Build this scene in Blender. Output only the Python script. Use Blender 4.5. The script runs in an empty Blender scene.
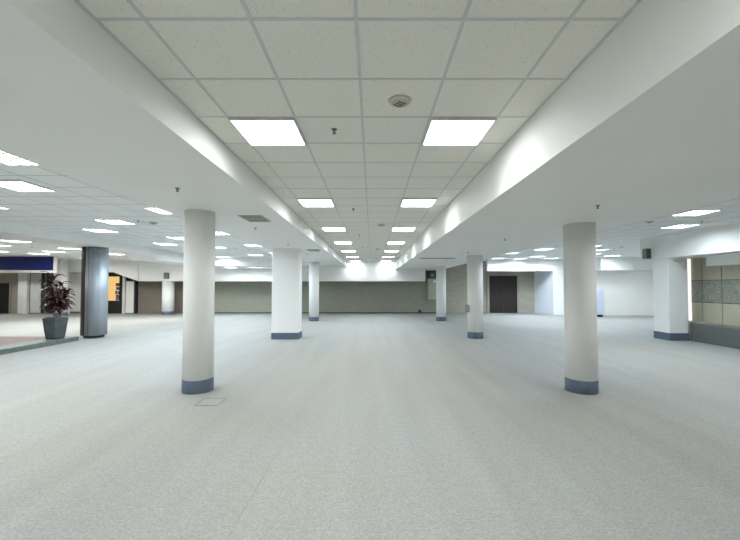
import bpy, bmesh, math, random
from mathutils import Vector, Matrix
random.seed(7)
S = bpy.context.scene
COL = S.collection

# ------------------------------------------------------------ camera, world, exposure
cam_d = bpy.data.cameras.new('camera')
cam = bpy.data.objects.new('camera', cam_d); COL.objects.link(cam)
cam_d.sensor_width = 36.0
cam_d.lens = 36.0*361/740
cam_d.shift_x = -0.0027
cam_d.shift_y = 0.0096
cam_d.clip_start = 0.05; cam_d.clip_end = 200
cam.location = (0, 0, 1.72)
cam.rotation_euler = (math.radians(90+1.5), 0, 0)
S.camera = cam
w = bpy.data.worlds.new('world'); S.world = w; w.use_nodes = True
w.node_tree.nodes['Background'].inputs[0].default_value = (0.8, 0.9, 1, 1)
w.node_tree.nodes['Background'].inputs[1].default_value = 0.15
S.view_settings.view_transform = 'Standard'
S.view_settings.look = 'None'
S.view_settings.gamma = 1
S.view_settings.use_curve_mapping = False
S.view_settings.exposure = 0.42
LAMP_W = 17.0
LAMP_COL = (0.975, 0.985, 0.965)      # tubes near the viewer
LAMP_COOL = (0.84, 0.96, 1.06)      # cooler tubes further down the hall
SPREAD = 134
S.cycles.max_bounces = 10
S.cycles.diffuse_bounces = 7
S.cycles.sample_clamp_indirect = 6

# ------------------------------------------------------------ materials
def new_mat(name, col=(0.8,0.8,0.8), rough=0.6, metal=0.0, spec=0.5):
    m = bpy.data.materials.new(name); m.use_nodes = True
    b = m.node_tree.nodes['Principled BSDF']
    b.inputs['Base Color'].default_value = (*col, 1)
    b.inputs['Roughness'].default_value = rough
    b.inputs['Metallic'].default_value = metal
    b.inputs['Specular IOR Level'].default_value = spec
    return m, m.node_tree, b
def N(nt, t, **k):
    n = nt.nodes.new(t)
    for a, v in k.items():
        if a in n.inputs.keys(): n.inputs[a].default_value = v
        else: setattr(n, a, v)
    return n
def mottled(name, c1, c2, scale=3.0, rough=0.6, bump=0.0, bscale=60.0, metal=0.0, spec=0.4, stretch=(1,1,1), detail=5.0):
    m, nt, b = new_mat(name, c1, rough, metal, spec)
    tc = N(nt, 'ShaderNodeTexCoord'); mp = N(nt, 'ShaderNodeMapping')
    mp.inputs['Scale'].default_value = stretch
    nt.links.new(tc.outputs['Object'], mp.inputs[0])
    no = N(nt, 'ShaderNodeTexNoise'); no.inputs['Scale'].default_value = scale; no.inputs['Detail'].default_value = detail
    nt.links.new(mp.outputs[0], no.inputs['Vector'])
    r = N(nt, 'ShaderNodeValToRGB')
    r.color_ramp.elements[0].position = 0.35; r.color_ramp.elements[1].position = 0.65
    r.color_ramp.elements[0].color = (*c1,1); r.color_ramp.elements[1].color = (*c2,1)
    nt.links.new(no.outputs['Fac'], r.inputs[0]); nt.links.new(r.outputs[0], b.inputs['Base Color'])
    if bump:
        n2 = N(nt, 'ShaderNodeTexNoise'); n2.inputs['Scale'].default_value = bscale; n2.inputs['Detail'].default_value = 3
        nt.links.new(mp.outputs[0], n2.inputs['Vector'])
        bp = N(nt, 'ShaderNodeBump'); bp.inputs['Strength'].default_value = bump; bp.inputs['Distance'].default_value = 0.01
        nt.links.new(n2.outputs['Fac'], bp.inputs['Height']); nt.links.new(bp.outputs[0], b.inputs['Normal'])
    return m

M = {}
M['paint'] = mottled('white_paint', (0.81,0.815,0.80), (0.83,0.835,0.82), 0.8, 0.55, 0.05, 90)
M['paint_warm'] = mottled('cream_paint', (0.82,0.805,0.77), (0.84,0.825,0.79), 0.8, 0.6, 0.05, 90)
M['paint_blue'] = mottled('cool_white_paint', (0.72,0.76,0.82), (0.74,0.78,0.84), 0.8, 0.6, 0.05, 90)
M['column'] = mottled('column_paint', (0.84,0.84,0.825), (0.855,0.855,0.84), 1.2, 0.5, 0.05, 90)
M['base'] = mottled('blue_grey_base', (0.09,0.122,0.172), (0.105,0.14,0.195), 6, 0.5)
M['bar'] = mottled('ceiling_bar', (0.54,0.56,0.555), (0.58,0.60,0.595), 3, 0.5)
M['bar_side'] = mottled('ceiling_bar_grey', (0.50,0.54,0.55), (0.54,0.58,0.59), 3, 0.5)
M['olive'] = mottled('olive_wall_cloth', (0.295,0.30,0.245), (0.33,0.335,0.28), 2.0, 0.85, 0.2, 70, stretch=(1,1,6))
M['brown'] = mottled('brown_wall_cloth', (0.205,0.172,0.142), (0.235,0.20,0.167), 2.0, 0.85, 0.2, 70, stretch=(1,1,6))
M['tan'] = mottled('tan_wall_cloth', (0.36,0.34,0.275), (0.41,0.385,0.315), 1.6, 0.85, 0.2, 70, stretch=(1,1,3))
M['taupe'] = mottled('taupe_wall_cloth', (0.40,0.36,0.30), (0.44,0.40,0.34), 1.6, 0.85, 0.2, 70)
M['dark_door'] = mottled('dark_brown_wood', (0.018,0.011,0.010), (0.028,0.017,0.015), 5, 0.6, stretch=(6,6,0.5))
M['black'] = mottled('black_paint', (0.012,0.012,0.013), (0.02,0.019,0.019), 5, 0.55)
M['frame_taupe'] = mottled('taupe_door_frame', (0.33,0.31,0.26), (0.36,0.34,0.29), 5, 0.5)
M['grey_panel'] = mottled('grey_panel', (0.66,0.66,0.64), (0.70,0.70,0.68), 2, 0.5)
M['pale_panel'] = mottled('pale_panel', (0.79,0.79,0.75), (0.82,0.82,0.78), 2, 0.5)
M['skirting_grey'] = mottled('dark_grey_skirting', (0.14,0.15,0.16), (0.17,0.18,0.19), 5, 0.5)
M['green_glass'] = mottled('dark_green_glass', (0.02,0.05,0.04), (0.03,0.065,0.05), 2, 0.15)
M['blue'] = mottled('deep_blue_board', (0.004,0.009,0.085), (0.005,0.013,0.13), 1.0, 0.4)
M['cream_frame'] = mottled('cream_frame', (0.62,0.59,0.52), (0.66,0.63,0.56), 4, 0.5)
M['metal'] = mottled('brushed_steel_blue', (0.40,0.45,0.50), (0.47,0.52,0.57), 8, 0.52, metal=0.7, stretch=(1,1,0.05))
M['bronze'] = mottled('bronze_trim', (0.075,0.064,0.06), (0.11,0.095,0.088), 8, 0.4, metal=0.6, stretch=(1,1,0.05))
M['dark_plinth'] = mottled('dark_plinth', (0.025,0.028,0.025), (0.04,0.042,0.038), 8, 0.6)
M['red_floor'] = mottled('red_brown_tile', (0.11,0.062,0.056), (0.15,0.085,0.076), 3, 0.5)
M['kerb'] = mottled('green_grey_stone', (0.09,0.12,0.105), (0.14,0.17,0.15), 10, 0.5, 0.1, 60)
M['pot'] = mottled('slate_pot', (0.055,0.065,0.075), (0.08,0.095,0.105), 5, 0.45, 0.15, 30)
M['soil'] = mottled('soil', (0.03,0.02,0.015), (0.06,0.04,0.03), 30, 0.9, 0.5, 40)
M['stem'] = mottled('tan_cane', (0.22,0.15,0.10), (0.32,0.24,0.16), 20, 0.7)
M['leaf'] = mottled('burgundy_leaf', (0.012,0.005,0.007), (0.075,0.015,0.018), 9, 0.4)
M['granite'] = mottled('grey_granite', (0.10,0.112,0.112), (0.14,0.153,0.15), 28, 0.55, 0.1, 80)
M['ledge'] = mottled('ledge_stone', (0.17,0.165,0.14), (0.23,0.225,0.195), 20, 0.5)
M['tile_cream'] = mottled('khaki_tile', (0.44,0.435,0.335), (0.49,0.485,0.375), 2.2, 0.35)
M['grout'] = mottled('dark_joint', (0.10,0.09,0.065), (0.13,0.12,0.09), 10, 0.8)
M['vent_dark'] = mottled('vent_dark', (0.05,0.055,0.04), (0.07,0.075,0.06), 10, 0.6)
M['vent_frame'] = mottled('vent_slat', (0.46,0.48,0.42), (0.50,0.52,0.46), 10, 0.5)
M['beige_plastic'] = mottled('beige_plastic', (0.56,0.52,0.42), (0.60,0.56,0.46), 10, 0.5)
M['brass_dark'] = mottled('dark_brass', (0.14,0.13,0.11), (0.18,0.165,0.14), 20, 0.4, metal=0.5)
M['box_green'] = mottled('grey_green_steel', (0.42,0.465,0.37), (0.45,0.495,0.40), 6, 0.45)
M['box_dark'] = mottled('dark_conduit', (0.05,0.055,0.05), (0.09,0.095,0.085), 12, 0.6)
M['label_white'] = mottled('white_label', (0.80,0.82,0.80), (0.84,0.86,0.84), 6, 0.5)
M['yellow'] = mottled('yellow_label', (0.65,0.52,0.05), (0.72,0.58,0.07), 6, 0.5)
M['sign_green'] = mottled('dark_green_sign', (0.055,0.085,0.06), (0.075,0.11,0.075), 20, 0.4)
M['sign_pale'] = mottled('grey_green_sign', (0.125,0.165,0.12), (0.15,0.19,0.14), 20, 0.4)
M['blue_plastic'] = mottled('blue_plastic', (0.07,0.12,0.21), (0.09,0.15,0.25), 10, 0.4)
M['socket_grey'] = mottled('grey_socket', (0.25,0.27,0.28), (0.30,0.32,0.33), 10, 0.45)
M['cab'] = mottled('pale_lilac_steel', (0.52,0.56,0.68), (0.55,0.59,0.71), 3, 0.4)
M['poster'] = mottled('dark_blue_notices', (0.02,0.02,0.05), (0.22,0.18,0.30), 9, 0.6)
M['paper'] = mottled('grey_paper', (0.34,0.36,0.42), (0.5,0.5,0.46), 9, 0.7)
M['seam'] = mottled('seam_grey', (0.20,0.21,0.20), (0.25,0.26,0.25), 40, 0.8)
M['louvre'] = mottled('louvre_metal', (0.012,0.012,0.013), (0.016,0.016,0.017), 5, 0.35)
M['floor_plate'] = mottled('floor_box_lid', (0.27,0.285,0.275), (0.30,0.315,0.305), 20, 0.7)

# ceiling tile: pale mineral board with dark pin flecks
def tile_mat(name, c):
    m, nt, b = new_mat(name, c, 0.85, 0, 0.2)
    tc = N(nt, 'ShaderNodeTexCoord'); vo = N(nt, 'ShaderNodeTexVoronoi'); vo.inputs['Scale'].default_value = 58
    wn = N(nt, 'ShaderNodeTexNoise'); wn.inputs['Scale'].default_value = 25
    mixv = N(nt, 'ShaderNodeMixRGB'); mixv.inputs[0].default_value = 0.06
    nt.links.new(tc.outputs['Object'], mixv.inputs[1]); nt.links.new(wn.outputs['Color'], mixv.inputs[2])
    nt.links.new(tc.outputs['Object'], wn.inputs['Vector']); nt.links.new(mixv.outputs[0], vo.inputs['Vector'])
    sub = N(nt, 'ShaderNodeSeparateColor'); nt.links.new(vo.outputs['Color'], sub.inputs[0])
    mr = N(nt, 'ShaderNodeMapRange'); mr.inputs[1].default_value = 0; mr.inputs[2].default_value = 1
    mr.inputs[3].default_value = 0.10; mr.inputs[4].default_value = 0.30
    nt.links.new(sub.outputs[0], mr.inputs[0])
    lt = N(nt, 'ShaderNodeMath', operation='LESS_THAN')
    nt.links.new(vo.outputs['Distance'], lt.inputs[0]); nt.links.new(mr.outputs[0], lt.inputs[1])
    mx = N(nt, 'ShaderNodeMixRGB'); mx.inputs[1].default_value = (*c,1); mx.inputs[2].default_value = (c[0]*.82,c[1]*.81,c[2]*.79,1)
    nt.links.new(lt.outputs[0], mx.inputs[0]); nt.links.new(mx.outputs[0], b.inputs['Base Color'])
    return m
M['tile'] = tile_mat('mineral_tile', (0.78,0.765,0.70))
M['tile_side'] = tile_mat('mineral_tile_cool', (0.84,0.86,0.86))

# carpet
def carpet():
    m, nt, b = new_mat('pale_carpet', (0.6,0.62,0.61), 0.8, 0, 0.3)
    tc = N(nt, 'ShaderNodeTexCoord')
    def noise(scale, stretch=(1,1,1), det=5, rot=0.0):
        mp = N(nt, 'ShaderNodeMapping'); mp.inputs['Scale'].default_value = stretch; mp.inputs['Rotation'].default_value = (0,0,rot)
        nt.links.new(tc.outputs['Object'], mp.inputs[0])
        n = N(nt, 'ShaderNodeTexNoise'); n.inputs['Scale'].default_value = scale; n.inputs['Detail'].default_value = det
        nt.links.new(mp.outputs[0], n.inputs['Vector']); return n
    big = noise(0.35, (1,1,1), 3); streak = noise(1.1, (2.4,0.22,1), 6, 0.22); fine = noise(48, det=3); mid = noise(14, det=4)
    def ramp(n, a, c, p0=0.35, p1=0.65):
        r = N(nt, 'ShaderNodeValToRGB'); r.color_ramp.elements[0].position = p0; r.color_ramp.elements[1].position = p1
        r.color_ramp.elements[0].color = a; r.color_ramp.elements[1].color = c; nt.links.new(n.outputs['Fac'], r.inputs[0]); return r
    r1 = ramp(big, (0.36,0.357,0.33,1), (0.36,0.375,0.373,1))
    r2 = ramp(streak, (0.925,0.925,0.92,1), (1.0,1.0,1.0,1))
    r3 = ramp(fine, (0.77,0.77,0.77,1), (1.0,1.0,1.0,1))
    r4 = ramp(mid, (0.93,0.93,0.92,1), (1.0,1.0,1.0,1))
    cur = r1
    for r in (r2, r3, r4):
        mx = N(nt, 'ShaderNodeMixRGB', blend_type='MULTIPLY'); mx.inputs[0].default_value = 1
        nt.links.new(cur.outputs[0], mx.inputs[1]); nt.links.new(r.outputs[0], mx.inputs[2]); cur = mx
    nt.links.new(cur.outputs[0], b.inputs['Base Color'])
    bp = N(nt, 'ShaderNodeBump'); bp.inputs['Strength'].default_value = 0.5; bp.inputs['Distance'].default_value = 0.006
    nt.links.new(fine.outputs['Fac'], bp.inputs['Height']); nt.links.new(bp.outputs[0], b.inputs['Normal'])
    return m
M['carpet'] = carpet()

# swirled grey band tiles
def swirl():
    m, nt, b = new_mat('swirled_grey_tile', (0.2,0.22,0.2), 0.35)
    tc = N(nt, 'ShaderNodeTexCoord'); no = N(nt, 'ShaderNodeTexNoise'); no.inputs['Scale'].default_value = 2.6; no.inputs['Detail'].default_value = 1.5
    nt.links.new(tc.outputs['Object'], no.inputs['Vector'])
    mu = N(nt, 'ShaderNodeMath', operation='MULTIPLY'); mu.inputs[1].default_value = 26
    pp = N(nt, 'ShaderNodeMath', operation='PINGPONG'); pp.inputs[1].default_value = 1
    nt.links.new(no.outputs['Fac'], mu.inputs[0]); nt.links.new(mu.outputs[0], pp.inputs[0]); wv = pp
    r = N(nt, 'ShaderNodeValToRGB'); r.color_ramp.elements[0].color = (0.20,0.215,0.185,1); r.color_ramp.elements[1].color = (0.33,0.345,0.30,1)
    nt.links.new(wv.outputs[0], r.inputs[0]); nt.links.new(r.outputs[0], b.inputs['Base Color'])
    return m
M['swirl'] = swirl()

def emit(name, col, s):
    m = bpy.data.materials.new(name); m.use_nodes = True; nt = m.node_tree; nt.nodes.clear()
    e = nt.nodes.new('ShaderNodeEmission'); o = nt.nodes.new('ShaderNodeOutputMaterial')
    e.inputs[0].default_value = (*col,1); e.inputs[1].default_value = s; nt.links.new(e.outputs[0], o.inputs[0]); return m
M['lamp'] = emit('lamp_glow', (0.97,1.0,1.0), 11.0)
M['lamp_side'] = emit('lamp_glow_louvred', (0.97,1.0,1.0), 4.0)
M['warm_window'] = emit('warm_lit_room', (0.80,0.52,0.20), 0.85)
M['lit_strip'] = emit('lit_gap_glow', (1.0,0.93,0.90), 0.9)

# ------------------------------------------------------------ mesh helpers
def box(bm, x0,x1,y0,y1,z0,z1, mi=0):
    vs = [bm.verts.new(p) for p in ((x0,y0,z0),(x1,y0,z0),(x1,y1,z0),(x0,y1,z0),(x0,y0,z1),(x1,y0,z1),(x1,y1,z1),(x0,y1,z1))]
    for f in ((3,2,1,0),(4,5,6,7),(0,1,5,4),(1,2,6,5),(2,3,7,6),(3,0,4,7)):
        bm.faces.new([vs[i] for i in f]).material_index = mi
def ring(bm, r, z, n=48, c=(0,0), ry=None, rot=0.0):
    return [bm.verts.new((c[0]+r*math.cos(2*math.pi*i/n+rot), c[1]+(ry or r)*math.sin(2*math.pi*i/n+rot), z)) for i in range(n)]
def lathe(bm, prof, n=48, c=(0,0), mi=0, rot=0.0, smooth=True):
    rs = [ring(bm, r, z, n, c, rot=rot) for r, z in prof]
    for a, b in zip(rs, rs[1:]):
        for i in range(n):
            f = bm.faces.new((a[i], a[(i+1)%n], b[(i+1)%n], b[i])); f.material_index = mi; f.smooth = smooth
    f = bm.faces.new(list(reversed(rs[0]))); f.material_index = mi
    f = bm.faces.new(rs[-1]); f.material_index = mi
def prism_xy(bm, pts, z0, z1, mi=0, smooth=False):
    a = [bm.verts.new((x,y,z0)) for x,y in pts]; b = [bm.verts.new((x,y,z1)) for x,y in pts]; n = len(pts)
    bm.faces.new(list(reversed(a))).material_index = mi; bm.faces.new(b).material_index = mi
    for i in range(n):
        f = bm.faces.new((a[i],a[(i+1)%n],b[(i+1)%n],b[i])); f.material_index = mi; f.smooth = smooth
def prism_xz(bm, pts, y0, y1, mi=0):
    a = [bm.verts.new((x,y0,z)) for x,z in pts]; b = [bm.verts.new((x,y1,z)) for x,z in pts]; n = len(pts)
    bm.faces.new(a).material_index = mi; bm.faces.new(list(reversed(b))).material_index = mi
    for i in range(n):
        bm.faces.new((a[(i+1)%n],a[i],b[i],b[(i+1)%n])).material_index = mi
def tube(bm, p, q, r0, r1=None, n=10, mi=0):
    r1 = r0 if r1 is None else r1
    p, q = Vector(p), Vector(q); d = (q-p).normalized(); a = d.orthogonal().normalized(); b = d.cross(a)
    A = [bm.verts.new(p+(a*math.cos(2*math.pi*i/n)+b*math.sin(2*math.pi*i/n))*r0) for i in range(n)]
    B = [bm.verts.new(q+(a*math.cos(2*math.pi*i/n)+b*math.sin(2*math.pi*i/n))*r1) for i in range(n)]
    for i in range(n):
        f = bm.faces.new((A[i],A[(i+1)%n],B[(i+1)%n],B[i])); f.smooth = True; f.material_index = mi
    bm.faces.new(list(reversed(A))).material_index = mi; bm.faces.new(B).material_index = mi
def make(name, bm, mats, parent=None, bevel=0.0, loc=None):
    bmesh.ops.recalc_face_normals(bm, faces=bm.faces)
    me = bpy.data.meshes.new(name); bm.to_mesh(me); bm.free()
    for m in (mats if isinstance(mats, (list,tuple)) else [mats]): me.materials.append(M[m] if isinstance(m, str) else m)
    o = bpy.data.objects.new(name, me); COL.objects.link(o)
    if parent: o.parent = parent
    if loc: o.location = loc
    if bevel:
        md = o.modifiers.new('bevel', 'BEVEL'); md.width = bevel; md.segments = 2; md.limit_method = 'ANGLE'
    return o
def struct(name, bm, mats, **k):
    o = make(name, bm, mats, **k); o['kind'] = 'structure'; return o
def sbox(name, x0,x1,y0,y1,z0,z1, mat, **k):
    bm = bmesh.new(); box(bm, x0,x1,y0,y1,z0,z1); return struct(name, bm, mat, **k)
def pbox(name, x0,x1,y0,y1,z0,z1, mat, parent=None, bevel=0.0):
    bm = bmesh.new(); box(bm, x0,x1,y0,y1,z0,z1); return make(name, bm, mat, parent, bevel)
def tag(o, label, cat, group=None, kind=None):
    o['label'] = label; o['category'] = cat
    if group: o['group'] = group
    if kind: o['kind'] = kind
    return o
def thing(name, label, cat, loc=(0,0,0), group=None, kind=None):
    o = bpy.data.objects.new(name, None); COL.objects.link(o); o.location = loc; o.empty_display_size = 0.1
    return tag(o, label, cat, group, kind)
def copy_tree(o, parent=None):
    c = o.copy(); COL.objects.link(c)
    if parent: c.parent = parent
    for ch in o.children: copy_tree(ch, c)
    return c

# levels
ZC, ZLs, ZRs, ZL, ZR = 3.26, 2.968, 2.755, 3.30, 3.38     # main ceiling, soffits, side ceilings
YB = -7.0                                             # wall behind the camera
TOP = 3.75

# ------------------------------------------------------------ setting
sbox('floor', -26, 17, YB, 24, -0.2, 0, 'carpet')
sbox('wall_rear', -26, 17, YB-0.2, YB, 0, TOP, 'paint')

def grid_ceiling(name, x0, x1, y0, y1, z, xs, ys, tile, bar, bw=0.021, drop=0.004):
    bm = bmesh.new(); box(bm, x0, x1, y0, y1, z, z+0.15, 0)
    for x in xs: box(bm, x-bw/2, x+bw/2, y0, y1, z-drop, z, 1)
    for y in ys: box(bm, x0, x1, y-bw/2, y+bw/2, z-drop*.8, z+.01, 1)
    return struct(name, bm, [tile, bar])
def fr(a, b, s): 
    out = []
    while a < b: out.append(a); a += s
    return out
grid_ceiling('ceiling', -1.6, 1.45, YB, 22.0, ZC, [-1.588,-1.31,-.70,-.09,.53,1.14,1.438], fr(3.24-0.6*17, 22, 0.6), 'tile', 'bar')
grid_ceiling('ceiling_left', -26, -3.3, YB, 23.4, ZL, [-4.40-0.6*k for k in range(35) if not -9.9 < -4.4-.6*k < -8.9], fr(5.1-0.6*20, 22, 0.6), 'tile_side', 'bar_side', 0.02, 0.003)
grid_ceiling('ceiling_right', 4.1, 17, YB, 23.6, ZR, fr(4.5, 16.6, 0.6), fr(5.0-0.6*20, 23, 0.6), 'tile_side', 'bar_side', 0.02, 0.003)

sbox('ceiling_soffit_left', -3.42, -1.6, YB, 22.0, ZLs, TOP, 'paint')
sbox('ceiling_soffit_right', 1.45, 4.25, YB, 23.4, ZRs, TOP, 'paint')
# beam on the far side of the left bay: steps down towards the back
bm = bmesh.new()
prof = [(YB,TOP),(YB,3.05),(14.3,3.05),(14.9,2.82),(19.6,2.82),(19.6,TOP)]
a = [bm.verts.new((-9.9,y,z)) for y,z in prof]; b = [bm.verts.new((-8.9,y,z)) for y,z in prof]; n=len(prof)
bm.faces.new(a); bm.faces.new(list(reversed(b)))
for i in range(n): bm.faces.new((a[(i+1)%n],a[i],b[i],b[(i+1)%n]))
struct('ceiling_beam', bm, 'paint')
# low ceiling and bulkheads at the back
sbox('ceiling_rear_left', -9.9, -3.42, 19.6, 22.0, 2.84, TOP, 'paint')
bm = bmesh.new(); box(bm, -14.2, 3.25, 22.0, 23.4, 2.05, TOP)
struct('wall_bulkhead_rear', bm, 'paint')
bm = bmesh.new(); prism_xz(bm, [(-26,TOP),(-26,2.60),(-15.75,2.60),(-14.2,2.05),(-14.2,TOP)], 21.9, 22.15)
struct('wall_bulkhead_left', bm, 'paint_warm')
sbox('wall_bulkhead_right', 7.0, 12.7, 21.9, 22.1, 2.66, TOP, 'paint')
bm = bmesh.new(); prism_xy(bm, [(12.7,20.0),(14.5,20.0),(14.9,20.5),(17,20.5),(17,22.1),(12.7,22.1)], 2.64, TOP)
struct('wall_bulkhead_corner', bm, 'paint')
# back walls
sbox('wall_back', -11.9, 4.4, 23.4, 23.6, 0, TOP, 'olive')
sbox('wall_back_left', -26, -11.9, 23.2, 23.6, 0, TOP, 'brown')
sbox('wall_back_right', 4.4, 10.7, 23.6, 23.8, 0, TOP, 'tan')
bm = bmesh.new(); prism_xy(bm, [(10.6,23.6),(11.0,22.1),(11.0,21.9),(12.7,21.9),(12.7,23.8),(10.6,23.8)], 0, 2.66)
struct('wall_return_right', bm, 'paint_blue')
sbox('wall_front_right', 10.99, 12.7, 21.885, 21.9, 0, 2.66, 'paint')
sbox('wall_cream_right', 12.7, 17, 20.9, 21.1, 0, 2.64, 'paint_warm')
sbox('wall_right', 16.6, 17, 12.1, 20.9, 0, TOP, 'paint_warm')
sbox('wall_left', -26, -25.6, YB, 23.2, 0, TOP, 'paint_warm')
# right-hand bulkhead above the tiled alcove
sbox('wall_bulkhead_alcove', 9.45, 10.1, YB, 12.7, 2.64, TOP, 'paint')
sbox('wall_bulkhead_alcove_inner', 10.1, 10.7, YB, 10.9, 2.34, TOP, 'paint')
sbox('wall_alcove_end', 10.1, 16.8, 11.95, 12.1, 0, TOP, 'paint')
sbox('ceiling_alcove', 10.1, 10.9, 10.9, 11.95, 2.64, 2.75, 'paint')
# pier
pier = thing('square_pier', 'white rectangular pier at the corner of the tiled alcove', 'column', (9.755,11.83,0), kind='thing')
bm = bmesh.new(); box(bm, -.30,.30,-.32,.32,0,2.639); make('shaft', bm, 'paint', pier, 0.01)
bm = bmesh.new(); box(bm, -.308,.308,-.328,.328,0,.24); make('base_band', bm, 'base', pier, 0.004)

# tiled alcove wall: khaki tiles with a swirled grey band
bm = bmesh.new()
box(bm, 10.53, 10.7, YB, 11.95, 0, 2.7, 2)
ys = [11.93, 11.49, 10.84] 
while ys[-1] > YB+0.7: ys.append(ys[-1]-0.65)
for y1, y0 in zip(ys, ys[1:]):
    for z0, z1, mi in ((0.0,1.22,0),(1.22,1.92,1),(1.92,2.68,0)):
        g = 0.010
        box(bm, 10.5, 10.54, y0+g, y1-g, z0+g, z1-g, mi)
struct('wall_alcove', bm, ['tile_cream','swirl','grout'])
t = thing('stone_planter_wall', 'low grey granite wall along the foot of the tiled alcove', 'low wall', (10.25,5,0), kind='thing')
pbox('granite_face', -.15,.12, -12, 6.49, 0, .55, 'granite', t, 0.006)
pbox('ledge', -.15,.248, -12, 6.49, .551, .585, 'ledge', t, 0.004)
bm = bmesh.new(); prism_xy(bm, [(-.13,-.25),(.10,-.30),(.14,.2),(-.02,.34),(-.14,.1)], 0, .012)
box(bm, -.10,.06,-.16,.14,.012,.022)
o = make('folded_paper', bm, 'paper', loc=(10.28,11.15,.586)); tag(o, 'grey folded paper left on the granite ledge', 'paper')
o = pbox('lit_gap_bar', 10.45,10.50,11.88,11.94,.60,2.63,'lit_strip'); tag(o, 'thin glowing bar for the lit gap beside the khaki tiles', 'lit gap')  # glowing bar stands in for light showing in a gap, no lamp

# ------------------------------------------------------------ round and square columns
def round_column(x, y, r, zt, label, band=0.21):
    t = thing('round_column', label, 'column', (x,y,0), 'white columns with blue-grey bases', 'thing')
    bm = bmesh.new(); lathe(bm, [(r,0),(r,zt)], 72); make('shaft', bm, 'column', t)
    bm = bmesh.new(); lathe(bm, [(r+.003,0),(r+.005,.004),(r+.005,band-.004),(r+.003,band)], 72); make('base_band', bm, 'base', t)
    return t
round_column(-2.89, 6.04, .238, ZLs, 'nearest thick round white column under the left soffit')
round_column(3.465, 6.02, .238, ZRs, 'nearest thick round white column under the right soffit')
round_column(3.475, 12.18, .257, ZRs, 'round white column with a grey socket box, middle of the right row')
round_column(-2.92, 18.2, .245, ZLs, 'farthest slim white column beyond the square pillar')
round_column(3.48, 18.2, .245, ZRs, 'farthest slim white column beside the electrical cabinet')
round_column(-12.6, 22.345, .34, 2.049, 'distant round white column before the brown wall, green sign above', .2)
round_column(-18.35, 21.3, .33, ZL, 'distant round white column behind the potted plant', .2)
t = thing('square_pillar', 'wide rectangular white pillar with a blue-grey base', 'column', (-2.84,12.10,0), kind='thing')
bm = bmesh.new(); box(bm, -.44,.44,-.28,.28,0,ZLs-.001); make('shaft', bm, 'column', t, 0.012)
bm = bmesh.new(); box(bm, -.448,.448,-.288,.288,0,.21); make('base_band', bm, 'base', t, 0.004)

# metal clad column
t = thing('metal_clad_column', 'brushed blue-grey metal clad column with a bronze strip', 'column', (-9.42,12.28,0), kind='thing')
def oval(rx, ry, e=3.2, n=64, a0=0, a1=2*math.pi):
    out = []
    for i in range(n+ (0 if a1-a0 > 6.28 else 1)):
        a = a0+(a1-a0)*i/n; c, s = math.cos(a), math.sin(a)
        out.append((rx*math.copysign(abs(c)**(2/e), c), ry*math.copysign(abs(s)**(2/e), s)))
    return out
bm = bmesh.new(); prism_xy(bm, oval(.345,.33,2.6), .09, 3.049, smooth=True); sh = make('cladding', bm, 'metal', t)
bm = bmesh.new(); prism_xy(bm, oval(.27,.26,2.6), 0, .09); make('plinth', bm, 'dark_plinth', t)
def strip(a0, a1, d):
    o_ = oval(.345+d,.33+d,2.6,14,a0,a1); i_ = oval(.345-.01,.33-.01,2.6,14,a0,a1)
    return o_+list(reversed(i_))
bm = bmesh.new(); prism_xy(bm, strip(math.radians(200), math.radians(262), .006), .095, 3.045); make('bronze_strip', bm, 'bronze', t)['label'] = 'dark bronze vertical strip'
bm = bmesh.new()
for a in (272, 322): prism_xy(bm, strip(math.radians(a), math.radians(a+.8), .002), .095, 3.045)
make('joint_line', bm, 'dark_plinth', t)

# platform on the left
t = thing('raised_platform', 'low red-brown platform with a green-grey stone kerb', 'platform', (-10,5,0), kind='thing')
pbox('tile_top', -6.5,.04, -9, 6.58, 0, .125, 'red_floor', t)
pbox('kerb', .045,.64, -9, 6.58, 0, .13, 'kerb', t, 0.008)

# potted plant
t = thing('potted_plant', 'burgundy-leaved plant in a faceted slate-grey pot', 'plant', (-9.74,11.15,.131))
bm = bmesh.new(); lathe(bm, [(.23,0),(.255,.03),(.29,.22),(.325,.48),(.345,.60),(.345,.64),(.31,.64),(.305,.58)], 6, rot=math.radians(8), smooth=False)
make('pot', bm, 'pot', t, 0.01)
bm = bmesh.new(); lathe(bm, [(.295,.59),(.295,.605)], 6, rot=math.radians(8)); make('soil', bm, 'soil', t)
canes = [(-.07,.02,1.40,-.10,.0),(.02,-.05,1.72,-.06,-.03),(.09,.04,1.25,.14,.05),(.0,.08,1.1,.22,-.04),(-.03,-.03,1.0,-.17,.08),(.06,-.02,1.55,.12,-.05)]
sb = bmesh.new(); lb = bmesh.new(); rnd = random.Random(3)
def leaf(bm, p, az, el, L, wd):
    # arching lance-shaped leaf with a folded midrib
    prev = None; pos = Vector(p); e = el
    side = Vector((-math.sin(az), math.cos(az), 0))
    for i in range(7):
        s = i/6; wv = wd*math.sin(math.pi*min(1,s*.92+.06))**.8*(1 if s<1 else .05)
        d = Vector((math.cos(az)*math.cos(e), math.sin(az)*math.cos(e), math.sin(e)))
        up = Vector((0,0,1))
        cur = [bm.verts.new(pos-side*wv+up*wv*.35), bm.verts.new(pos), bm.verts.new(pos+side*wv+up*wv*.35)]
        if prev:
            for a in (0,1):
                f = bm.faces.new((prev[a],prev[a+1],cur[a+1],cur[a])); f.smooth = True
        prev = cur; pos = pos + d*(L/6); e -= .26
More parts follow.
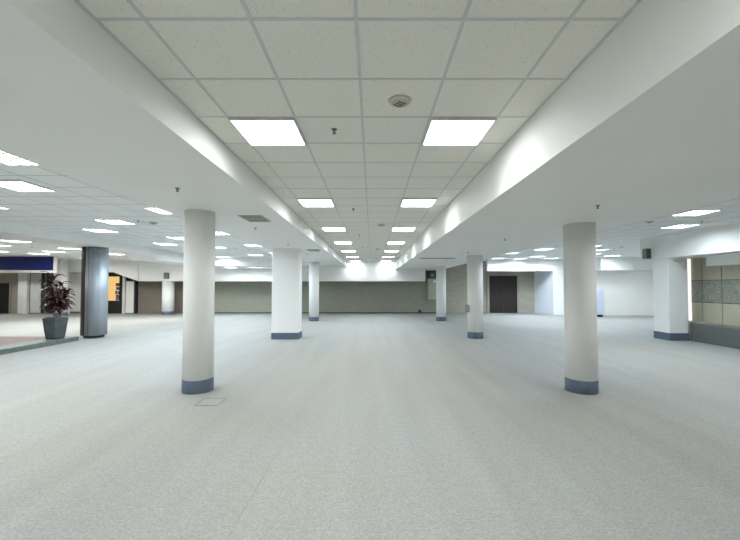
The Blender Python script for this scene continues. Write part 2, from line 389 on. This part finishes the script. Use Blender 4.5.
for (x,y,h,dx,dy) in canes:
    p = Vector((x,y,.60)); segs = 5; pts = [p+Vector((dx*(i/segs)**1.3, dy*i/segs, (h-.45)*i/segs)) for i in range(segs+1)]
    for a, b in zip(pts, pts[1:]): tube(sb, a, b, .014, .012, 8)
    top = pts[-1]
    for k in range(26):
        s = .42+.58*k/25
        q = pts[0].lerp(top, s) if s < 1 else top
        q = Vector((p.x+dx*s**1.3, p.y+dy*s, p.z+(h-.45)*s))
        az = k*2.4+rnd.uniform(-.4,.4); el = rnd.uniform(.0,.7)+ (0.6 if k > 20 else 0)
        leaf(lb, q, az, el, rnd.uniform(.26,.42), rnd.uniform(.045,.068))
make('cane', sb, 'stem', t); lo = make('foliage', lb, 'leaf', t)
md = lo.modifiers.new('thick', 'SOLIDIFY'); md.thickness = .002

# ------------------------------------------------------------ far left wall fittings
t = thing('blue_fascia_board', 'long deep-blue fascia board in a cream frame', 'sign board', (-19.45,18.5,0))
pbox('board', -4.8,3.14, -.03,.05, 2.56,3.25, 'blue', t)
bm = bmesh.new()
box(bm, -4.8,3.26,-.06,.06,2.42,2.55); box(bm, -4.8,3.26,-.06,.06,3.255,3.295); box(bm, 3.15,3.26,-.06,.06,2.55,3.255)
make('frame', bm, 'cream_frame', t)
# door and panels under the left bulkhead
Yw = 23.2
t = thing('dark_doorway_panel', 'black double door in a pale frame at the far left end', 'door', (-24.1,Yw,0), kind='thing')
pbox('door_leaf', -.86,-.01, -.06,-.02, 0,1.93, 'black', t); pbox('door_leaf', .01,.86, -.06,-.02, 0,1.93, 'black', t)
bm = bmesh.new(); box(bm,-.98,-.88,-.08,0,0,2.05); box(bm,.88,.98,-.08,0,0,2.05); box(bm,-.88,.88,-.08,0,1.94,2.05); make('frame', bm, 'frame_taupe', t)
sbox('trim_1', -25.5,-22.45, Yw-.015,Yw, 0,2.9, 'taupe')
sbox('trim_2', -22.4,-21.85, Yw-.35,Yw, 0,2.62, 'pale_panel')
t = thing('sliding_wall_panel', 'light grey sliding wall panel between white pilaster and green glass', 'wall panel', (-21.45,Yw,0))
pbox('panel', -.36,.30, -.14,-.10, .05,2.55, 'grey_panel', t, .005); pbox('track', -.4,.34, -.2,-.06, 0,.05, 'skirting_grey', t)
pbox('edge_post', -.39,-.36, -.16,-.08, .05,2.6, 'skirting_grey', t)
t = thing('glass_side_panel', 'dark green glass panel behind the potted plant', 'glass panel', (-21.0,Yw,0))
pbox('pane', -.11,.10, -.12,-.10, 0,2.6, 'green_glass', t); pbox('edge_post', .10,.13, -.14,-.06, 0,2.6, 'skirting_grey', t)
t = thing('dark_entrance', 'black recessed entrance right behind the plant leaves', 'door', (-20.55,Yw,0), kind='thing')
pbox('door_leaf', -.30,.34, -.06,-.01, 0,2.6, 'black', t)
sbox('wall_panelled_left', -19.9, -17.0, Yw-.10, Yw, 0, 2.65, 'grey_panel')
sbox('wall_panelled_strip', -19.6, -19.25, Yw-.2, Yw-.1, 0, 2.6, 'paint')
sbox('baseboard_left', -19.9, -17.0, Yw-.13, Yw-.1, 0, .12, 'skirting_grey')
t = thing('white_wall_panel', 'plain white wall panel beside the metal clad column', 'wall panel', (-18.85,Yw,0))
pbox('panel', -.42,.6, -.16,-.1, .13,2.5, 'pale_panel', t, .006)
# black door with a warm lit window
t = thing('glazed_black_door', 'black door with a yellow lit window right of metal column', 'door', (-16.5,Yw,0), kind='thing')
bm = bmesh.new()
box(bm, -.50,.50,-.14,-.08,0,.82); box(bm,-.50,-.38,-.14,-.08,.82,2.42); box(bm,.36,.50,-.14,-.08,.82,2.42); box(bm,-.38,.36,-.14,-.08,2.36,2.42)
make('door_leaf', bm, 'black', t)
pbox('lit_window', -.38,.36,-.11,-.10,.82,2.36,'warm_window', t)['label'] = 'warm yellow lit window'
bm = bmesh.new()
for zz, xx, ww, hh in ((.84,.14,.21,.36),(1.22,.10,.12,.24),(1.23,.24,.11,.2),(1.50,.15,.19,.2),(1.74,.12,.22,.2)): box(bm, xx, xx+ww, -.125,-.115, zz, zz+hh)
make('notices', bm, 'poster', t)
bm = bmesh.new(); box(bm,-.66,-.5,-.16,-.06,0,2.6); box(bm,.5,.58,-.16,-.06,0,2.6); box(bm,-.5,.5,-.16,-.06,2.42,2.6); make('frame', bm, 'black', t)
tube_bm = bmesh.new(); tube(tube_bm, (-.44,-.18,.9),(-.44,-.18,1.2),.012); tube(tube_bm, (-.44,-.14,.92),(-.44,-.18,.92),.008); tube(tube_bm, (-.44,-.14,1.18),(-.44,-.18,1.18),.008); make('handle', tube_bm, 'socket_grey', t)
sbox('trim_3', -15.9,-15.73, Yw-.2,Yw, 0,2.6, 'grey_panel')
t = thing('pale_screen_panel', 'narrow pale upright panel beside the yellow-windowed door', 'wall panel', (-15.42,Yw-.1,0))
pbox('panel', -.25,.26, -.12,-.06, .05,2.05, 'pale_panel', t, .006); pbox('foot', -.25,.26, -.14,-.04, 0,.05, 'skirting_grey', t)
sbox('trim_4', -15.14,-15.02, Yw-.2,Yw, 0,2.5, 'black')
sbox('trim_5', -15.73,-15.1, Yw-.08,Yw-.0, 2.1,2.7, 'black')

# ------------------------------------------------------------ far right fittings
t = thing('dark_double_door', 'dark brown double door in the tan back wall', 'door', (8.55,23.6,0), kind='thing')
for s in (-1,1):
    l = pbox('door_leaf', min(s*.008,s*.90), max(s*.008,s*.90), -.07,-.03, .01,2.42, 'dark_door', t, .004)
    pbox('handle', s*.09-.015, s*.09+.015, -.11,-.07, .98,1.18, 'box_dark', l)
bm = bmesh.new(); box(bm,-1.05,-.91,-.10,0,0,2.56); box(bm,.91,1.0,-.10,0,0,2.56); box(bm,-.91,.91,-.10,0,2.43,2.56); make('frame', bm, 'frame_taupe', t)
sbox('baseboard_back', -11.9, 4.4, 23.385, 23.4, 0, .06, 'box_dark')
sbox('baseboard_right', 12.7, 16.6, 20.885, 20.9, 0, .07, 'cream_frame')

t = thing('electrical_cabinet', 'grey-green electrical cabinet on the olive wall, yellow warning sticker', 'electrical cabinet', (4.0,23.4,0))
pbox('body', -.42,.42,-.28,-.002,.90,2.22,'box_green', t, .01)
d = pbox('door', -.38,.38,-.30,-.281,1.0,2.16,'box_green', t, .004)
pbox('label_plate', -.08,.18,-.305,-.3005,1.98,2.12,'label_white', d)['label'] = 'white name plate'
bm = bmesh.new(); prism_xz(bm, [(-.08,1.50),(.08,1.50),(.0,1.66)], -.305,-.3005); make('warning_sticker', bm, 'yellow', d)['label'] = 'yellow triangular sticker'
pbox('handle', .12,.2,-.325,-.3005,1.05,1.13,'box_dark', d)
pbox('conduit_tray', -.44,.6,-.16,-.002,2.25,2.72,'box_dark', t)
pbox('junction_box', -.22,.0,-.22,-.161,2.34,2.56,'socket_grey', t, .005)
pbox('hinge_rail', -.42,.42,-.31,-.281,.90,.98,'vent_frame', t)

t = thing('blue_bin', 'small blue bin on the floor against the olive wall', 'bin', (3.05,23.05,0))
bm = bmesh.new(); lathe(bm, [(.09,0),(.12,.24),(.125,.25),(.115,.25)], 20); make('body', bm, 'blue_plastic', t)
bm = bmesh.new(); box(bm,-.11,.11,-.01,.01,.25,.27); make('handle', bm, 'socket_grey', t)

t = thing('socket_box', 'small grey socket box on the middle right round column', 'socket box', (3.205,12.08,.87))
pbox('housing', -.09,.012,-.06,.06,0,.24,'socket_grey', t, .008); pbox('face_plate', -.07,.0,-.066,-.061,.03,.21,'vent_frame', t)

t = thing('tall_cabinet', 'tall pale lilac metal cabinet against the cream wall', 'cabinet', (12.87,20.62,0))
pbox('body', -.24,.24,-.2,.26,.13,1.54,'cab', t, .01)
pbox('upper_door', -.22,.22,-.215,-.201,.87,1.51,'cab', t, .004); pbox('lower_door', -.22,.22,-.215,-.201,.15,.84,'cab', t, .004)
for sx in (-.17,.07): pbox('foot', sx-.05,sx+.09,-.19,.2,0,.13,'black', t)

# green boxes on the bulkheads
t = thing('exit_sign_box', 'dark green two-faced sign box at the alcove bulkhead corner', 'sign', (9.37,12.3,2.67))
pbox('housing', -.07,.079,-.10,.10,0,.34,'sign_green', t, .006)
pbox('front_face', -.055,.065,-.106,-.1,.02,.32,'sign_green', t); pbox('side_face', -.076,-.07,-.085,.085,.02,.32,'sign_pale', t)
t = thing('exit_sign_box', 'small dark green sign box on the distant left column', 'sign', (-12.48,21.9,2.2))
pbox('housing', -.14,.14,-.06,.0985,0,.37,'sign_green', t, .02)
pbox('front_face', -.12,.12,-.066,-.06,.03,.34,'sign_pale', t)

# ------------------------------------------------------------ ceiling fixtures
ORD = ['first','second','third','fourth','fifth','sixth','seventh','eighth','ninth','tenth']
protos = {}
LD = {}
def lamp_data(name, col, k, spread=SPREAD):
    if name not in LD:
        ld = bpy.data.lights.new(name, 'AREA'); ld.shape = 'SQUARE'; ld.size = .56; ld.energy = LAMP_W*k; ld.color = col; ld.spread = math.radians(spread)
        LD[name] = ld
    return LD[name]
def make_light(aisle):
    t = thing('ceiling_light', 'x', 'ceiling light')
    bm = bmesh.new(); h=.30
    for x0,x1,y0,y1 in ((-h,h,-h,-h+.014),(-h,h,h-.014,h),(-h,-h+.014,-h+.014,h-.014),(h-.014,h,-h+.014,h-.014)): box(bm,x0,x1,y0,y1,-.024,0)
    make('frame', bm, 'bar', t)
    bm = bmesh.new(); box(bm,-.285,.285,-.285,.285,-.006,-.001); make('diffuser', bm, 'lamp' if aisle else 'lamp_side', t)
    bm = bmesh.new()
    w_ = .003 if aisle else .0125
    for k in (-1,0,1): box(bm, k*.143-w_,k*.143+w_,-.285,.285,-.011,-.007)
    for k in ((-3.25,) if aisle else range(-3,4)): box(bm, -.285,.285,k*.0785-w_*.8,k*.0785+w_*.8,-.0105,-.0075)
    make('louvre', bm, 'louvre', t)
    ld = lamp_data('lamp', LAMP_COL, .62, 130)
    lo = bpy.data.objects.new('lamp', ld); COL.objects.link(lo); lo.parent = t; lo.location = (0,0,-.0065)
    return t
def light(x, y, z, label, group):
    a = abs(x) < 1.2
    if a not in protos: o = protos[a] = make_light(a)
    else: o = copy_tree(protos[a])
    o.location = (x,y,z); o['label'] = label; o['group'] = group
    lo = [c for c in o.children if c.type == 'LIGHT'][0]
    if y > 19 and abs(x) < 2: lo.data = lamp_data('lamp_rear', LAMP_COOL, .45)
    elif x < -10: lo.data = lamp_data('lamp_hall', (0.98,0.985,0.96), 4.2, 174)
    elif y > 10 and abs(x) < 2: lo.data = lamp_data('lamp_aisle_cool', LAMP_COOL, 1.0, 130)
    elif y > 10 or abs(x) > 5 and y > 8: lo.data = lamp_data('lamp_cool', LAMP_COOL, 3.3, 166)
    elif abs(x) > 2: lo.data = lamp_data('lamp_side', (0.95,0.99,0.99), 2.5, 164)
    elif y < 1.0 and x > -9: lo.data = lamp_data('lamp_dim', LAMP_COL, 0.8)
    return o
for side, x in (('left', -1.005), ('right', .835)):
    for k in range(7):
        light(x, 3.54+3*k, ZC-.004, f'{ORD[k]} square ceiling light from the viewer in the aisle\'s {side} row' if k < 6 else f'last square ceiling light by the far bulkhead in the aisle\'s {side} row', 'square lights of the middle aisle')
    for k in range(3):
        light(x, .54-3*k, ZC-.004, f'{ORD[k]} overhead aisle light behind the viewer in the {side} row', 'square lights of the middle aisle')
# left bay (far-right corner of each fixture)
s = .955
rows = {'soffit-side': [(-4.25,4.80),(-4.1,8.05),(-4.30,11.3),(-4.36,14.6),(-4.3,17.8)],
        'centre': [(-5.42,6.15),(-6.17,9.4),(-6.15,12.4),(-6.15,15.3),(-5.7,18.9)],
        'beam-side': [(-7.6,7.54),(-7.6,10.8),(-7.6,14.1),(-7.6,17.3),(-7.9,20.3)]}
for rn, L in rows.items():
    for i,(x,y) in enumerate(L):
        light(x*s-.3, y*s-.3, ZL-.003, f'{ORD[i]} louvred light from the viewer in the left bay\'s {rn} row', 'louvred lights of the left bay')
for i,(x,y) in enumerate([(-4.6,1.4),(-4.6,-1.8),(-6.4,2.6),(-6.4,-.6),(-7.6,3.9),(-7.6,.8),(-7.6,-2.2),(-4.8,-4.8),(-7.6,-5.2)]):
    light(x, y, ZL-.003, f'{ORD[i]} unseen louvred light over the left bay beside the viewer', 'louvred lights of the left bay')
# beyond the beam
LL = [(-16.1,21.2,'added rear louvred light hidden behind the metal column top'),(-12.5,13.26,'nearest louvred light beyond the left beam'),(-14.5,14.5,'second louvred light left of the metal column beyond the beam'),(-17.1,17.0,'louvred light at the left edge above the blue board'),  # rear one is added, unseen, to brighten the far-left walls
      (-12.65,15.8,'louvred light just left of the metal column top'),(-14.6,17.2,'dim louvred light left of the metal column, farther one'),(-12.6,18.4,'louvred light just right of the metal column top'),(-16.2,18.2,'thin louvred light tight above the blue board end')]
for x,y,l in LL: light(x*s-.3, y*s-.3, ZL-.003, l, 'louvred lights beyond the left beam')
for i,(x,y) in enumerate([(-12.3,9),(-12.3,5),(-15.5,8),(-15.5,4),(-19.5,12),(-19.5,8),(-12.3,0),(-18,0),(-21.5,17),(-21.5,20.8)]):  # unseen; the last one is added to brighten the rear hall walls
    light(x, y, ZL-.003, f'{ORD[i]} unseen louvred light over the far left hall', 'louvred lights beyond the left beam')
for x,y,z,l in [(-8.15,20.8,2.84,'low rear light below the left bay step, beam side'),(-6.75,20.8,2.84,'low rear light below the left bay step, near the pillar'),(-11.6,19.4,ZL-.003,'rear light above the distant column with the green sign'),(-10.7,18.6,ZL-.003,'bright rear light right of the distant left column')]:
    light(x, y, z, l, 'rear lights before the olive wall')
# right bay (near-right corner of each fixture)
RR = [(7.5,7.7,'nearest louvred light of the right bay'),(8.68,9.5,'second louvred light of the right bay, above the pier'),(7.85,15.5,'right bay light just left of the nearest right column'),(7.1,17.4,'right bay light above the double door'),
      (9.3,19.3,'rear right bay light nearest the right column'),(7.6,20.6,'leftmost rear light above the double door'),(9.0,20.9,'rear light whose glow falls on the right bulkhead'),(10.7,20.6,'rearmost small light close beside the right column'),
      (9.2,14.4,'nearest light between the right column and green sign'),(10.4,15.8,'wide light between the right column and green sign'),(11.4,17.9,'farther light between the right column and green sign'),(13.1,18.9,'last light before the corner bulkhead on the right')]
for x,y,l in RR: light(x-.3, y+.3, ZR-.003, l, 'louvred lights of the right bay')
for i,(x,y) in enumerate([(5.6,4.5),(7.6,4.5),(5.6,1.5),(7.6,1.5),(5.6,8.2),(5.6,12.0),(7.2,-1.5),(7.2,-4.5),(15.2,15.5),(14.6,17.6)]):  # unseen, added for illumination; the last one brightens the cream wall
    light(x, y, ZR-.003, f'{ORD[i]} unseen louvred light over the right bay', 'louvred lights of the right bay')

# vents
def vent(x, y, z, label, wx=.42, wy=.6):
    t = thing('ceiling_vent', label, 'vent', (x,y,z), 'vents in the left soffit')
    bm = bmesh.new()
    for a in ((-wx/2,wx/2,-wy/2,-wy/2+.025),(-wx/2,wx/2,wy/2-.025,wy/2),(-wx/2,-wx/2+.025,-wy/2,wy/2),(wx/2-.025,wx/2,-wy/2,wy/2),(-wx/2,wx/2,-.028,.028)): box(bm,*a,-.012,0)
    make('frame', bm, 'vent_frame', t)
    bm = bmesh.new(); box(bm,-wx/2+.02,wx/2-.02,-wy/2+.02,wy/2-.02,-.003,0); make('backing', bm, 'vent_dark', t)
    bm = bmesh.new(); n = 10
    for i in range(n):
        yy = -wy/2+.03+(wy-.06)*(i+.5)/n; box(bm,-wx/2+.02,wx/2-.02,yy-.007,yy+.007,-.010,-.004)
    make('slats', bm, 'vent_frame', t)
vent(-2.14, 6.58, ZLs, 'square slatted vent just right of the nearest left column')
vent(-2.0, 12.35, ZLs, 'square slatted vent just right of the wide pillar')
t = thing('slot_diffuser', 'long thin dark slot vent in the right soffit', 'vent', (2.38,13.1,ZRs))
pbox('frame', -.64,.64,-.14,.14,-.008,0,'vent_frame', t)
bm = bmesh.new(); box(bm,-.62,.62,-.115,-.005,-.012,-.0081); box(bm,-.62,.62,.005,.115,-.012,-.0081); make('slot', bm, 'vent_dark', t)

# round speakers / detectors
sp = None
def speaker(x, y, z, label, r=.09):
    global sp
    if sp is None:
        sp = thing('ceiling_speaker', label, 'ceiling speaker')
        bm = bmesh.new(); lathe(bm, [(.07,-.022),(.085,-.018),(.095,0)], 32); make('rim', bm, 'beige_plastic', sp)
        bm = bmesh.new(); lathe(bm, [(.055,-.030),(.066,-.0225)], 32); make('grille', bm, 'vent_frame', sp)
        bm = bmesh.new()
        for k in (-.03,0,.03): box(bm, -.04,.04,k-.007,k+.007,-.033,-.0301)
        make('slots', bm, 'vent_dark', sp).rotation_euler = (0,0,.6)
        o = sp
    else: o = copy_tree(sp)
    o.location = (x,y,z); tag(o, label, 'ceiling speaker', 'round ceiling speakers')
for i,y in enumerate((2.95,8.9,14.7,20.0)): speaker(.23, y, ZC, f'{["nearest","second","third","farthest"][i]} round beige disc on the aisle ceiling')
speaker(-5.4, 8.9, ZL, 'round beige disc on the left bay ceiling, nearer one'); speaker(-5.2, 15.2, ZL, 'round beige disc on the left bay ceiling, farther one')
speaker(7.1, 9.2, ZR, 'round beige disc on the right bay ceiling'); speaker(10.4, 15.0, ZR, 'round beige disc on the ceiling beyond the pier')
# sprinklers
sk = None
def sprinkler(x, y, z, label):
    global sk
    if sk is None:
        sk = thing('sprinkler_head', label, 'sprinkler')
        bm = bmesh.new(); lathe(bm, [(.028,-.006),(.038,0)], 24); make('escutcheon', bm, 'brass_dark', sk)
        bm = bmesh.new(); tube(bm,(0,0,-.006),(0,0,-.03),.012); tube(bm,(-.012,0,-.03),(-.016,0,-.05),.004); tube(bm,(.012,0,-.03),(.016,0,-.05),.004); tube(bm,(0,0,-.03),(0,0,-.05),.005)
        make('body', bm, 'brass_dark', sk)
        bm = bmesh.new(); lathe(bm, [(.02,-.054),(.02,-.050)], 16); make('deflector', bm, 'brass_dark', sk)
        o = sk
    else: o = copy_tree(sk)
    o.location = (x,y,z); o.scale = (.8,.8,.8); tag(o, label, 'sprinkler', 'ceiling sprinklers')
pos = ['nearest','second','third','farthest']
for i,y in enumerate((3.5,7.1,10.7,14.1)): sprinkler(-.37, y, ZC, f'{pos[i]} sprinkler head along the aisle ceiling')
for i,y in enumerate((4.55,7.62,10.6,13.7)): sprinkler(-2.47, y, ZLs, f'{pos[i]} sprinkler head under the left soffit')
for i,y in enumerate((4.58,7.8,10.8,14.0)): sprinkler(2.88, y, ZRs, f'{pos[i]} sprinkler head under the right soffit')
for x,y,l in ((-5.6,8.6,'sprinkler head on the left bay ceiling, nearer one'),(-5.6,14.9,'sprinkler head on the left bay ceiling, farther one'),(-11.0,13.4,'sprinkler head beyond the left beam, near the metal column'),(-13.5,14.3,'sprinkler head beyond the left beam, farther one')): sprinkler(x,y,ZL,l)
for x,y,l in ((8.4,9.15,'sprinkler head on the right bay ceiling, nearer one'),(9.3,14.1,'sprinkler head right of the nearest right column'),(10.5,15.6,'sprinkler head on the ceiling beyond the pier')): sprinkler(x,y,ZR,l)

# floor details
t = thing('floor_box', 'square floor box lid set in the carpet near the left column', 'floor box', (-2.40,5.43,0))
bm = bmesh.new(); h=.17
for a in ((-h,h,-h,-h+.008),(-h,h,h-.008,h),(-h,-h+.008,-h,h),(h-.008,h,-h,h)): box(bm,*a,0,.004)
make('rim', bm, 'skirting_grey', t); pbox('lid', -h+.012,h-.012,-h+.012,h-.012,0,.003,'floor_plate', t)
bm = bmesh.new(); rs_ = random.Random(5); pts = [(2.3+.06*i, -.985+rs_.uniform(-.004,.004), rs_.uniform(.001,.0045)) for i in range(25)]
for (y0,x0,w0),(y1,x1,w1) in zip(pts, pts[1:]): prism_xy(bm, [(x0-w0,y0),(x0+w0,y0),(x1+w1,y1),(x1-w1,y1)], 0, .0015)
o = make('carpet_seam', bm, 'seam'); o['kind'] = 'structure'
